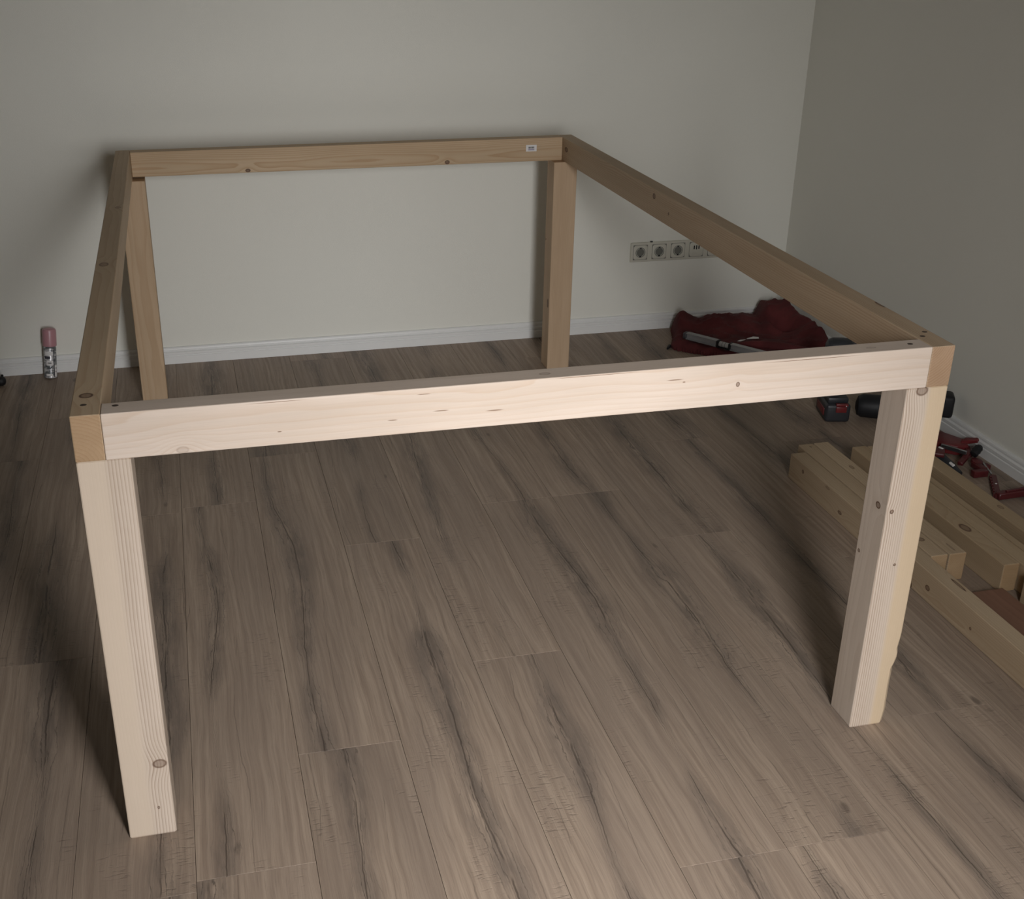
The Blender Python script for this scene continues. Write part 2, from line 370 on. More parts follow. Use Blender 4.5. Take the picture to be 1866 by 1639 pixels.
beam('front_rail', cF, (W_ - 2 * BW - 0.0008, BW, BH), mF)
cB = Vector((W_ / 2, D_ - BW / 2, zt))
mB = wood('spruce_back_rail', 'X', (-0.06, -0.012), 260, base=(0.56, 0.41, 0.26), late=(0.40, 0.24, 0.12), contrast=0.8, seed=4.7, drift=0.008,
          knots=[k_((0.390, D_ - BW, 0.723), cB, (0.008, 0.008, 0.0055), 1.2), k_((1.021, D_ - BW, 0.724), cB, (0.008, 0.008, 0.0065), 1.2)])
beam('back_rail', cB, (W_ - 2 * BW - 0.0008, BW, BH), mB)
hl = H_ - BH
def leg_mesh(wd, dp, ht, chip=False, notch=None):
    """square post lofted along z, local origin at its foot centre; chip: waney front right arris near the foot"""
    bm = bmesh.new(); r = 0.0025
    zs = [0, 0.003, 0.03, 0.09, 0.118, 0.130, 0.137, 0.145, 0.155, 0.165, 0.175, 0.19, 0.21, 0.4, ht - 0.0015, ht]
    ch = {0: .011, 0.003: .010, 0.03: .0085, 0.09: .0080, 0.118: .0085, 0.130: .0080, 0.137: .0060, 0.145: .0042, 0.155: .0015, 0.165: .001, 0.175: .0035, 0.19: .0020, 0.21: .0}
    rings = []
    for z_ in zs:
        cc = ch.get(z_, 0) if chip else 0
        ins = 0.0015 if z_ in (0, ht) else 0
        hx, hy = wd / 2 - ins, dp / 2 - ins
        pts = []
        for (sx, sy, kf) in ((1, -1, cc), (1, 1, 0), (-1, 1, 0), (-1, -1, 0)):
            rr = max(r, 0)
            ex = rr + kf; ey = rr + kf * 2.2
            if (sx, sy) in ((1, -1), (-1, 1)): seq = ((hx - ex, hy), (hx - ex * .3, hy - ey * .3), (hx, hy - ey))
            else: seq = ((hx, hy - ey), (hx - ex * .3, hy - ey * .3), (hx - ex, hy))
            # order so the outline runs counter clockwise
            for (px_, py_) in seq:
                jig = cc * 0.12 * math.sin(z_ * 160)
                pts.append((sx * (px_ - (jig if kf else 0)), sy * py_))
        rings.append([bm.verts.new((x_, y_, z_)) for x_, y_ in pts])
    n = 12
    for a, b in zip(rings, rings[1:]):
        for i in range(n): bm.faces.new((a[i], a[(i + 1) % n], b[(i + 1) % n], b[i]))
    bm.faces.new(rings[0][::-1]); bm.faces.new(rings[-1])
    return bm
def leg(cx, cy, m_, ht=hl, **kw):
    return obj('leg', leg_mesh(LW, LD, ht, **kw), m_, tf, (cx, cy, 0), smooth=False)
cl = (LW / 2, LD / 2, 0); cr = (W_ - LW / 2, LD / 2, 0); bl = (LW / 2, D_ - LD / 2, 0); br = (W_ - LW / 2, D_ - LD / 2, 0)
mFL = wood('spruce_front_left_leg', 'Z', (0.135, -0.030), 190, base=(0.575, 0.475, 0.385), late=(0.25, 0.16, 0.105), contrast=1.0, seed=5.5, drift=0.007, cmask=('x', -0.004, 0.012, 0.18),
           knots=[k_((0.0645, 0, 0.151), cl, (0.0125, 0.008, 0.0095), 0.75, 1.6), k_((0.054, 0, 0.059), cl, (0.0022, 0.004, 0.0035), 0.9, 0.5)],
           sapside=('x', 0.010, -0.006, (0.565, 0.46, 0.36)))
leg(cl[0], cl[1], mFL)
mFR = wood('spruce_front_right_leg', 'Z', (-0.140, -0.020), 210, base=(0.575, 0.475, 0.385), late=(0.27, 0.175, 0.12), contrast=1.0, cmask=('x', 0.006, -0.006, 0.12), ymask=True, seed=6.2, drift=0.006,
           knots=[k_((1.399, 0, 0.711), cr, (0.012, 0.008, 0.010), 0.75, 1.3), k_((1.381, 0, 0.478), cr, (0.0042, 0.006, 0.0045)), k_((1.406, 0, 0.365), cr, (0.003, 0.005, 0.003)),
                  k_((1.370, 0.028, 0.479), cr, (0.005, 0.008, 0.007)), k_((1.370, 0.064, 0.365), cr, (0.004, 0.004, 0.004))],
           sapside=('x', -0.002, 0.010, (0.56, 0.425, 0.275)))
leg(cr[0], cr[1], mFR, chip=True)
mBL = wood('spruce_back_left_leg', 'Z', (0.012, 0.11), 280, base=(0.56, 0.40, 0.255), late=(0.40, 0.245, 0.13), contrast=0.55, seed=7.9)
# the back left leg is sawn 6 mm low under the back rail
lg = leg(bl[0], bl[1], mBL, ht=hl - 0.006)
obj('shim', box((0, 0, 0), (BW, LD - 0.002, 0.006), 0.0008), mBL, tf, (BW / 2, bl[1], hl - 0.003))
mBR = wood('spruce_back_right_leg', 'Z', (-0.10, 0.03), 300, base=(0.56, 0.40, 0.26), late=(0.38, 0.235, 0.13), contrast=0.5, seed=8.8,
           knots=[k_((1.370, 2.118, 0.447), br, (0.004, 0.004, 0.004)), k_((1.370, 2.072, 0.235), br, (0.005, 0.008, 0.016))])
leg(br[0], br[1], mBR)
# sunk screws on the rail ends
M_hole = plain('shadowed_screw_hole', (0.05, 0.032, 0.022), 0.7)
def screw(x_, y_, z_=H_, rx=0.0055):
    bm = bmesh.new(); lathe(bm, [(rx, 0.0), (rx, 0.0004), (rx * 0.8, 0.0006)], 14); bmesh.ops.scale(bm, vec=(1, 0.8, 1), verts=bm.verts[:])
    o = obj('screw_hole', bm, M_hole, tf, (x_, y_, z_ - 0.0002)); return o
for x_, y_ in ((0.018, 0.042), (0.064, 0.030), (1.376, 0.023), (1.420, 0.055), (1.437, 0.075)): screw(x_, y_, rx=0.005)
# price sticker on the back rail
def textpart(name, body, size, m_, parent, loc, rot, ext=0.0002):
    cu = bpy.data.curves.new(name, 'FONT'); cu.body = body; cu.size = size; cu.extrude = ext; cu.align_x = 'CENTER'; cu.align_y = 'CENTER'
    o = bpy.data.objects.new(name, cu); C.objects.link(o)
    dg = bpy.context.evaluated_depsgraph_get(); me = bpy.data.meshes.new_from_object(o.evaluated_get(dg))
    bpy.data.objects.remove(o); me.materials.clear(); me.materials.append(m_)
    o = bpy.data.objects.new(name, me); C.objects.link(o); o.location = loc; o.rotation_euler = rot; o.parent = parent
    return o
stk = obj('price_sticker', box((0, 0, 0), (0.036, 0.0006, 0.021), 0.0002, 1), M_white, tf, (1.300, D_ - BW - 0.0004, 0.7585)); stk['label'] = 'small white barcode sticker near right end of back rail'
M_ink = plain('dark_grey_ink', (0.05, 0.05, 0.06), 0.7, bump=0)
M_tint = plain('pale_lilac_print', (0.36, 0.33, 0.42), 0.7, bump=0)
bm = bmesh.new(); xx = -0.0095; rb = random.Random(3)
while xx < 0.0095:
    w_ = rb.choice((0.0005, 0.0008, 0.0012)); bx(bm, (xx, -0.0004, 0.0020), (w_, 0.0003, 0.0055)); xx += w_ + rb.choice((0.0004, 0.0007))
obj('barcode', bm, M_ink, stk)
obj('print_block', box((0.0, -0.0004, -0.0045), (0.020, 0.0003, 0.005)), M_tint, stk)

# ------------------------------------------------------------ timber lying on the right
def lumber(label, xa, xb, y0, y1, h, m_, rz=0.0, z0=0.0, group=None, name='squared_timber', cat='wooden beam', bev=0.0025):
    o = obj(name, box((0, 0, h / 2), (xb - xa, y1 - y0, h), bev, 2), m_, None, ((xa + xb) / 2, (y0 + y1) / 2, z0 + 0.0002), (0, 0, rz), smooth=False)
    return tag(o, label, cat, group)
GB = 'planed timber offcuts lying on the floor by the right wall'
dk = dict(base=(0.46, 0.345, 0.225), late=(0.31, 0.20, 0.115), contrast=0.6)
cA1 = Vector((1.8095, 0.286, 0))
def kk(x_, y_, z_, r, s=1.0): return ((x_ - cA1[0], y_ - cA1[1], z_), r, s)
mA1 = wood('spruce_long_beam', 'Y', (-0.05, 0.02), 240, seed=12.1, **dk,
           knots=[kk(1.787, 0.996, 0.052, (0.004, 0.006, 0.006)), kk(1.787, 0.79, 0.029, (0.004, 0.010, 0.005)), kk(1.787, 0.863, 0.066, (0.004, 0.012, 0.004), .5), kk(1.787, 0.39, 0.035, (0.004, 0.009, 0.007)), kk(1.787, 0.224, 0.029, (0.003, 0.004, 0.004)), kk(1.787, 0.455, 0.006, (0.004, 0.008, 0.008)), kk(1.82, 0.33, 0.074, (0.004, 0.03, 0.003))])
lumber('long pale beam on edge, its near face towards the table, reaching past the right edge', 1.787, 1.832, -0.50, 1.072, 0.074, mA1, group=GB)
mA2 = wood('spruce_short_beam', 'Y', (0.03, 0.10), 260, seed=13.4, **dk, knots=[((0.0, -0.25, 0.074), (0.010, 0.010, 0.004), 0.8), ((0.005, 0.31, 0.074), (0.003, 0.005, 0.003), 0.8)])
lumber('short beam between the long beam and its twin, behind the right front leg', 1.8360, 1.8805, 0.46, 1.122, 0.074, mA2, group=GB)
mA3 = wood('spruce_twin_beam', 'Y', (0.05, -0.02), 240, seed=14.6, **dk, knots=[((0.0, 0.16, 0.074), (0.006, 0.012, 0.004), 0.7), ((0.0, -0.30, 0.074), (0.003, 0.02, 0.003), 0.6)])
lumber('short beam with pale end face visible right of the front leg', 1.8845, 1.930, 0.459, 1.124, 0.074, mA3, group=GB)
dk2 = dict(base=(0.43, 0.315, 0.195), late=(0.29, 0.185, 0.10), contrast=0.6)
mC1 = wood('spruce_dark_faced_beam', 'Y', (-0.02, -0.06), 250, seed=15.2, **dk2, knots=[((0.0, -0.16, 0.074), (0.012, 0.022, 0.004), 0.9)])
lumber('beam with a brown shaded side, its end near a reddish board', 1.979, 2.021, 0.385, 1.075, 0.074, mC1, group=GB)
mC2 = wood('spruce_knotty_beam', 'Y', (0.01, -0.08), 250, seed=16.8, **dk2)
lumber('beam between the shaded one and the thin batten, running out of the photo', 2.024, 2.0665, -0.10, 1.07, 0.074, mC2, group=GB)
mC2b = wood('spruce_batten', 'Y', (0.01, -0.08), 250, seed=17.3, **dk2)
lumber('thin batten on edge beside the dark gap', 2.072, 2.090, -0.10, 1.02, 0.072, mC2b, group=GB, name='timber_lath', bev=0.0012)
mC3 = wood('spruce_outer_beam', 'Y', (-0.06, 0.03), 250, seed=18.8, **dk2, knots=[((0.004, 0.19, 0.074), (0.007, 0.012, 0.004), 0.6)])
lumber('outermost beam, the one closest to the red clamps and the right wall', 2.131, 2.176, -0.10, 1.02, 0.074, mC3, group=GB)
lumber('offcut standing on edge at the right edge of the photo beyond the reddish board', 1.9965, 2.020, -0.20, 0.335, 0.074, mC2, group=GB)
mRB = wood('reddish_brown_board', 'Y', (0.05, 0.20), 180, base=(0.22, 0.115, 0.075), late=(0.14, 0.065, 0.04), contrast=0.4, seed=19.1)
lumber('thin reddish brown board lying flat between pale beams', 1.896, 1.982, -0.25, 0.378, 0.016, mRB, name='flat_board', cat='board', bev=0.001)

# ------------------------------------------------------------ wall socket
sk = empty('wall_socket', (1.786, Y1, 0.303)); tag(sk, 'cream multi gang socket panel on back wall above the red jacket', 'wall socket')
GP, SZ, PH = 0.0745, 0.054, 0.0735
obj('frame_plate', box((0.5 * (0.004 + 4 * GP + 0.0745), -0.0045, 0), (4 * GP + 0.077, 0.009, PH), 0.003, 3), M_plastic, sk)
M_rim = plain('grey_joint', (0.16, 0.16, 0.14), 0.6, bump=0)
def insert(i, kind):
    obj('shadow_joint', box((0.0385 + i * GP, -0.0091, 0), (SZ + 0.0022, 0.0006, SZ + 0.0022), 0.0001, 1), M_rim, sk)
    cx_ = 0.0385 + i * GP; bm = bmesh.new(); n = 48; R = 0.0185
    sq, ci, cb = [], [], []
    for j in range(n):
        a = 2 * PI * j / n; ca, sa = math.cos(a), math.sin(a)
        e = 7.0; s_ = (abs(ca) ** e + abs(sa) ** e) ** (-1 / e) * SZ / 2
        sq.append((s_ * ca, s_ * sa)); ci.append((R * ca, R * sa))
    yf, yb = -0.0108, -0.0085
    o0 = [bm.verts.new((x_, yb, z_)) for x_, z_ in sq]; o1 = [bm.verts.new((x_, yf + 0.0006, z_)) for x_, z_ in sq]; o2 = [bm.verts.new((x_ * 0.97, yf, z_ * 0.97)) for x_, z_ in sq]
    seqs = [o0, o1, o2]
    if kind == 'earthed':
        seqs.append([bm.verts.new((x_, yf, z_)) for x_, z_ in ci])
    for a, b in zip(seqs, seqs[1:]):
        for j in range(n): bm.faces.new((a[j], a[(j + 1) % n], b[(j + 1) % n], b[j]))
    if kind != 'earthed': bm.faces.new(seqs[-1])
    o = obj('socket_insert', bm, M_plastic, sk, (cx_, 0, 0))
    # thin shadow joint round the insert
    if kind == 'earthed':
        b2 = bmesh.new()
        lathe(b2, [(R, 0), (R, 0.0018), (R - 0.0035, 0.0022), (R - 0.0042, -0.0030), (0.0001, -0.0032)], 40, (0, -0.0088, 0), (0, -1, 0))
        # a well: ring lip plus sunk floor
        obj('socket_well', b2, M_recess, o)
        for dx, dz, rr in ((-0.0095, 0.001, 0.0031), (0.0095, 0.001, 0.0031), (0, 0.001, 0.0018)): obj('pin_hole', cyl(bmesh.new(), (dx, -0.0052, dz), (dx, -0.0072, dz), rr, n=12, bev=0.0002), M_black, o)
        for dz in (-0.0158, 0.0158): obj('earth_clip', box((0, -0.0095, dz), (0.0075, 0.0042, 0.0048 if dz < 0 else 0.003), 0.0006), M_black, o)
        b4 = bmesh.new(); n4 = 40; rr4 = []
        for rad, yy in ((R + 0.0007, -0.0110), (R - 0.0008, -0.0114), (R - 0.0016, -0.0106), (R - 0.0008, -0.0100)): rr4.append([b4.verts.new((rad * math.cos(2 * PI * j / n4), yy, rad * math.sin(2 * PI * j / n4))) for j in range(n4)])
        for q4 in range(4):
            for j in range(n4): b4.faces.new((rr4[q4][j], rr4[q4][(j + 1) % n4], rr4[(q4 + 1) % 4][(j + 1) % n4], rr4[(q4 + 1) % 4][j]))
        obj('rim', b4, M_rim, o)
    elif kind == 'data':
        for dx, hh in ((-0.0095, 0.014), (0, 0.016), (0.0095, 0.013)): obj('connector_slot', box((dx, yf - 0.0002, 0.008), (0.0048, 0.0008, hh), 0.0003, 1), M_black, o)
for i in range(5): insert(i, 'data' if i == 3 else 'earthed')
obj('cable_clip', box((0.081, -0.0065, PH / 2 + 0.0015), (0.009, 0.006, 0.005), 0.001), M_dark, sk)['label'] = 'small dark nub on top edge of the panel'

# ------------------------------------------------------------ spray can
can = empty('spray_can', (-0.308, 2.345, 0.0015)); can.rotation_euler = (math.radians(-5.0), math.radians(5.0), 0); tag(can, 'slim silver spray can with pink cap standing by the back baseboard', 'spray can')
def can_mat():
    t = NT('silver_printed_can'); o = t.obj(); x, y, z = t.sep(o)
    n = t.noise(t.comb(t.math('MULTIPLY', x, 110), t.math('MULTIPLY', y, 110), t.math('MULTIPLY', z, 260)), 1.0, 3, 0.6)
    n2 = t.noise(t.comb(t.math('MULTIPLY', x, 30), t.math('MULTIPLY', y, 30), t.math('MULTIPLY', z, 70)), 1.0, 2, 0.6)
    c = t.mix(t.rng(n2, 0.42, 0.58), (0.16, 0.17, 0.175), (0.62, 0.61, 0.62))
    c = t.mix(t.math('MULTIPLY', t.rng(n, 0.55, 0.66), 0.55), c, (0.09, 0.09, 0.10))
    return t.done(c, 0.35, 0.5, 0.25)
M_can = can_mat()
R = 0.0215
obj('can_body', lathe(bmesh.new(), [(R - 0.004, 0), (R - 0.001, 0.0005), (R, 0.003), (R - 0.001, 0.006), (R - 0.001, 0.103), (R - 0.003, 0.108), (R - 0.006, 0.112)], 32), M_can, can)
obj('cap', lathe(bmesh.new(), [(R + 0.0004, 0.110), (R + 0.0014, 0.111), (R + 0.0012, 0.1615), (R - 0.001, 0.167), (R - 0.007, 0.1695), (0.0005, 0.170)], 32), M_pink, can)
bm = bmesh.new()     # wrap label with printed bands, curved round the can
def patch(bm, a0, a1, z0, z1, r, n=10):
    lo_, hi_ = [], []
    for i in range(n + 1):
        a = a0 + (a1 - a0) * i / n
        lo_.append(bm.verts.new((r * math.cos(a), r * math.sin(a), z0))); hi_.append(bm.verts.new((r * math.cos(a), r * math.sin(a), z1)))
    for i in range(n): bm.faces.new((lo_[i], lo_[i + 1], hi_[i + 1], hi_[i]))
A = -PI / 2 + 0.0
patch(bm, A - 0.75, A + 0.55, 0.080, 0.094, R + 0.0003); patch(bm, A - 0.5, A + 0.55, 0.045, 0.062, R + 0.0003); patch(bm, A + 0.75, A + 1.2, 0.006, 0.045, R + 0.0003); patch(bm, A - 0.6, A + 0.4, 0.008, 0.016, R + 0.0003)
obj('pale_label', bm, M_white, can)
bm = bmesh.new()
patch(bm, A - 0.8, A + 0.1, 0.068, 0.077, R + 0.0004); patch(bm, A + 0.62, A + 0.74, 0.004, 0.10, R + 0.0004, 3)
for i, (a, z_) in enumerate(((-.3, .051), (-.1, .051), (.1, .051), (-.2, .035), (.0, .033), (.15, .036), (-.1, .024), (.9, .02), (.95, .032), (1.0, .07), (.9, .085))): patch(bm, A + a, A + a + 0.13, z_, z_ + 0.005, R + 0.0005, 2)
obj('label_print', bm, M_ink, can)

# black knob poking in at the left edge
kn = empty('black_knob', (-0.462, 2.297, 0)); tag(kn, 'black rounded tool tip poking in at left edge beside the back wall', 'tool')
bm = bmesh.new(); tube(bm, [(-0.16, 0.0, 0.016), (-0.05, 0.0, 0.016), (-0.01, 0.0, 0.0165), (0.004, 0, 0.017), (0.012, 0, 0.018), (0.016, 0, 0.018)], [0.014, 0.014, 0.0155, 0.0165, 0.013, 0.006], 18)
obj('grip', bm, M_black, kn)
bm = bmesh.new(); cyl(bm, (0.004, 0.006, 0.028), (0.006, 0.007, 0.037), 0.0045, n=12); obj('button', bm, M_black, kn)

# ------------------------------------------------------------ jacket heap
def inside(poly, x, y):
    c = False; n = len(poly)
    for i in range(n):
        (x1, y1), (x2, y2) = poly[i], poly[(i + 1) % n]
        if (y1 > y) != (y2 > y) and x < (x2 - x1) * (y - y1) / (y2 - y1) + x1: c = not c
    return c
def dseg(p, a, b):
    ax, ay = a; bx_, by = b; dx, dy = bx_ - ax, by - ay
    t = max(0, min(1, ((p[0] - ax) * dx + (p[1] - ay) * dy) / (dx * dx + dy * dy)))
    return math.hypot(p[0] - ax - t * dx, p[1] - ay - t * dy)
def smooth_poly(poly, it=2):
    for _ in range(it):
        q = []
        for i in range(len(poly)):
            a, b = poly[i], poly[(i + 1) % len(poly)]
            q += [(a[0] * .75 + b[0] * .25, a[1] * .75 + b[1] * .25), (a[0] * .25 + b[0] * .75, a[1] * .25 + b[1] * .75)]
        poly = q
    return poly
def heap(poly, hfun, folds, edge=0.028, step=0.0075, th=0.010, seed=0):
    poly = smooth_poly(poly)
    xs = [p[0] for p in poly]; ys = [p[1] for p in poly]
    x0, x1, y0, y1 = min(xs), max(xs), min(ys), max(ys)
    def H(x, y):
        d = min(dseg((x, y), poly[i], poly[(i + 1) % len(poly)]) for i in range(len(poly)))
        ins = inside(poly, x, y)
        f = 1 - (1 - min(d / edge, 1)) ** 2 if ins else 0
        h = th + hfun(x, y)
        for (ang, fr, amp, ph) in folds:
            u = x * math.cos(ang) + y * math.sin(ang); v = -x * math.sin(ang) + y * math.cos(ang)
            nz = noise.noise(Vector((u * 9 + seed, v * 9, ph))) * 1.6
            s = math.sin(u * fr + ph + nz * 2.0)
            h += amp * (1 - abs(s)) ** 1.5 * (0.5 + 0.5 * noise.noise(Vector((u * 5, v * 5, ph + 3))))
        h += 0.004 * noise.noise(Vector((x * 40, y * 40, seed)))
        return max(h, 0.003) * f, ins
    bm = bmesh.new(); nx, ny = int((x1 - x0) / step) + 2, int((y1 - y0) / step) + 2
    V = {}
    for i in range(nx):
        for j in range(ny):
            x, y = x0 + i * step, y0 + j * step
            h, ins = H(x, y)
            if ins: V[i, j] = (bm.verts.new((x, y, h + 0.0015)), bm.verts.new((x, y, 0.0008)))
    for (i, j) in list(V):
        ks = [(i, j), (i + 1, j), (i + 1, j + 1), (i, j + 1)]
        if all(k in V for k in ks):
            bm.faces.new([V[k][0] for k in ks]); bm.faces.new([V[k][1] for k in ks[::-1]])
    bnd = [e for e in bm.edges if len(e.link_faces) == 1]
    top = {v[0]: v[1] for v in V.values()}
    done = set()
    for e in bnd:
        a, b = e.verts
        if a in top and b in top:
            try: bm.faces.new((a, b, top[b], top[a]))
            except ValueError: pass
    loose = [v for v in bm.verts if not v.link_faces]
    bmesh.ops.delete(bm, geom=loose, context='VERTS')
    return bm, lambda x, y: H(x, y)[0] + 0.0015
def g(x, y, cx, cy, rx, ry, a, ang=0.0):
    dx, dy = x - cx, y - cy; c, s = math.cos(ang), math.sin(ang); u, v = dx * c + dy * s, -dx * s + dy * c
    return a * math.exp(-(u / rx) ** 2 - (v / ry) ** 2)
def cloth_mat():
    t = NT('dark_red_cloth'); o = t.obj()
    n = t.noise(o, 9, 4, 0.55); f = t.noise(o, 900, 2, 0.5)
    c = t.mix(t.rng(n, 0.35, 0.65), (0.080, 0.0175, 0.0185), (0.125, 0.027, 0.028))
    t.bump(f, 0.25, 0.0006)
    t.b.inputs['Sheen Weight'].default_value = 0.03
    return t.done(c, 0.85, 0.2)
M_cloth = cloth_mat()
jk = empty('red_jacket', (0, 0, 0)); tag(jk, 'crumpled dark red work jacket heaped on floor in the back right corner', 'jacket')
polyJ = [(1.862, 2.150), (1.905, 2.225), (1.935, 2.300), (1.955, 2.372), (2.01, 2.378), (2.05, 2.335), (2.10, 2.372), (2.25, 2.380), (2.395, 2.380), (2.402, 2.10), (2.398, 1.86), (2.30, 1.80), (2.20, 1.84), (2.10, 1.93), (1.99, 2.045), (1.93, 2.09)]
def hj(x, y):
    h = 0.018
    h += g(x, y, 1.975, 2.315, 0.050, 0.060, 0.052)
    h += g(x, y, 2.19, 2.27, 0.12, 0.09, 0.042) + g(x, y, 2.08, 2.30, 0.05, 0.05, 0.018)
    h += 0.058 * min(1, max(0, (x + 0.25 * (2.3 - y) - 2.275) / 0.028)) * min(1, max(0, (y - 2.12) / 0.12))
    h += g(x, y, 2.37, 2.05, 0.06, 0.20, 0.075)
    h += g(x, y, 2.22, 2.02, 0.10, 0.05, 0.018, -0.6)
    h -= min(h - 0.012, 0.03) * math.exp(-((((x - 1.928) * 0.788 + (y - 2.168) * 0.616)) / 0.022) ** 2) * 0.8 if h > 0.012 else 0
    h -= g(x, y, 2.31, 2.14, 0.014, 0.07, 0.040, 0.5)
    return h
bmj, HJ = heap(polyJ, hj, [(0.9, 38, 0.016, 0.4), (2.2, 26, 0.012, 2.0), (1.6, 70, 0.006, 1.0)], seed=3)
obj('fabric', bmj, M_cloth, jk)
# dark cuff at the left tip and a lying sleeve fold
bm = bmesh.new(); tube(bm, [(1.858, 2.150, 0.006), (1.872, 2.166, 0.009), (1.880, 2.180, 0.007)], [0.004, 0.007, 0.004], 8); obj('cuff', bm, M_black, jk)
bm = bmesh.new()
pts = [(2.075, 2.035), (2.12, 2.03), (2.18, 2.0), (2.24, 1.96), (2.29, 1.90), (2.33, 1.85)]
tube(bm, [(x, y, HJ(x, y) + 0.004) for x, y in pts], [0.010, 0.016, 0.019, 0.019, 0.017, 0.010], 12)
bmesh.ops.subdivide_edges(bm, edges=bm.edges[:], cuts=1, use_grid_fill=True)
obj('sleeve', bm, M_cloth, jk)
# pieces of white print
bm = bmesh.new()
def decal(bm, pts, H, dz=0.0022, th=0.0004):
    a = [bm.verts.new((x, y, H(x, y) + dz)) for x, y in pts]; b = [bm.verts.new((x, y, H(x, y) + dz - th)) for x, y in pts]
    n = len(pts); bm.faces.new(a); bm.faces.new(b[::-1])
    for i in range(n): bm.faces.new((a[i], b[i], b[(i + 1) % n], a[(i + 1) % n]))
decal(bm, [(2.130, 2.075), (2.142, 2.066), (2.172, 2.060), (2.176, 2.072), (2.160, 2.085), (2.140, 2.088)], HJ, 0.006)
decal(bm, [(2.092, 2.070), (2.100, 2.062), (2.120, 2.060), (2.122, 2.068), (2.106, 2.074)], HJ, 0.006)
obj('white_print', bm, M_white, jk)

# spirit level on the jacket
lv = empty('spirit_level', (0, 0, 0)); tag(lv, 'grey aluminium spirit level with black framed vial lying on red jacket', 'spirit level')
pa, pb = Vector((1.928, 2.168, 0.049)), Vector((2.150, 1.884, 0.052)); dv = (pb - pa); Lv = 0.42
ang = math.atan2(dv.y, dv.x); hmax = max(HJ(pa.x + math.cos(ang) * s_, pa.y + math.sin(ang) * s_) for s_ in [i * 0.01 for i in range(1, 34)])
lv.location = (pa.x, pa.y, hmax + 0.001); lv.rotation_euler = (0, math.radians(1.0), ang)
bm = bmesh.new(); sec = [(-0.006, 0.0), (0.006, 0.0), (0.0065, 0.003), (0.003, 0.006), (0.003, 0.018), (0.0065, 0.021), (0.0065, 0.024), (-0.0065, 0.024), (-0.0065, 0.021), (-0.003, 0.018), (-0.003, 0.006), (-0.0065, 0.003)]
sec = [(a * 1.7, b * 1.0) for a, b in sec]
def extr(bm, sec, x0, x1, t0=1.0):
    a = [bm.verts.new((x0, y, z)) for y, z in sec]; b = [bm.verts.new((x1, y, z)) for y, z in sec]; n = len(sec)
    for i in range(n): bm.faces.new((a[i], a[(i + 1) % n], b[(i + 1) % n], b[i]))
    bm.faces.new(a); bm.faces.new(b[::-1])
extr(bm, sec, 0.012, 0.135); extr(bm, sec, 0.190, Lv)
obj('profile', bm, M_alu, lv)
obj('end_cap', box((0.006, 0, 0.012), (0.014, 0.0235, 0.0245), 0.004, 3), M_jaw, lv)
obj('vial_frame', (lambda b_: bx(bx(bx(b_, (0.1385, 0, 0.012), (0.008, 0.0238, 0.0252), 0.0012), (0.1865, 0, 0.012), (0.008, 0.0238, 0.0252), 0.0012), (0.1625, 0, 0.0015), (0.045, 0.022, 0.003)))(bmesh.new()), M_black, lv)
M_vial = plain('pale_vial', (0.42, 0.41, 0.40), 0.15, 0.6, var=0.05, bump=0)
bm = bmesh.new(); cyl(bm, (0.143, 0, 0.0125), (0.182, 0, 0.0125), 0.0098, n=20); obj('vial', bm, M_vial, lv)
bm = bmesh.new()
for q in (0.157, 0.168): cyl(bm, (q - 0.0006, 0, 0.0125), (q + 0.0006, 0, 0.0125), 0.0101, n=20, bev=0.0001)
obj('vial_ring', bm, M_black, lv)

# ------------------------------------------------------------ cordless drill standing on its battery
def pistol_drill(name, label, loc, rz, mats):
    d = empty(name, loc, rz); tag(d, label, 'cordless drill')
    mb, mh, mred = mats
    # local +x = chuck direction
    obj('battery', box((0.0, 0.0, 0.031), (0.078, 0.118, 0.060), 0.010, 3), mb, d)
    bt = obj('battery_rail', box((0.0, 0.0, 0.069), (0.066, 0.092, 0.020), 0.006, 2), mb, d)
    lt = obj('release_latch', box((0.008, -0.058, 0.045), (0.034, 0.010, 0.020), 0.003, 2), mred, d); lt['label'] = 'red battery release latch'
    obj('latch_lip', box((0.008, -0.061, 0.062), (0.038, 0.012, 0.008), 0.002, 2), mred, d)
    obj('side_stripe', box((-0.039, 0.0, 0.030), (0.004, 0.080, 0.024), 0.0018, 2), mred, d)
    obj('charge_light', box((0.020, -0.0655, 0.060), (0.004, 0.004, 0.004), 0.001, 1), M_white, d)
    bm = bmesh.new(); tube(bm, [(-0.004, 0, 0.072), (-0.004, 0, 0.10), (-0.006, 0, 0.14), (-0.010, 0, 0.185), (-0.012, 0, 0.215)], [0.026, 0.019, 0.018, 0.020, 0.026], 16); obj('handle', bm, mh, d)
    obj('trigger', box((0.014, 0, 0.178), (0.014, 0.014, 0.030), 0.004, 2), mred, d)
    return d
d1 = pistol_drill('cordless_drill', 'black cordless drill with red latch standing on its battery behind front rail', (2.136, 1.455, 0.0002), math.radians(-14), (M_dark, M_dark, M_red))
bm = bmesh.new(); lathe(bm, [(0.012, 0), (0.024, 0.006), (0.030, 0.020), (0.031, 0.050), (0.029, 0.075), (0.024, 0.080)], 24, (-0.050, 0, 0.232), (1, -0.12, 0.0)); obj('motor_housing', bm, M_dark, d1)
bm = bmesh.new(); lathe(bm, [(0.025, 0), (0.025, 0.018), (0.020, 0.026), (0.018, 0.034)], 24, (0.029, -0.0095, 0.232), (1, -0.12, 0.0)); obj('gear_nose', bm, M_jaw, d1)
bm = bmesh.new(); lathe(bm, [(0.013, 0), (0.014, 0.004), (0.013, 0.016), (0.006, 0.020)], 18, (0.063, -0.0135, 0.232), (1, -0.12, 0.0)); obj('chuck', bm, M_black, d1)
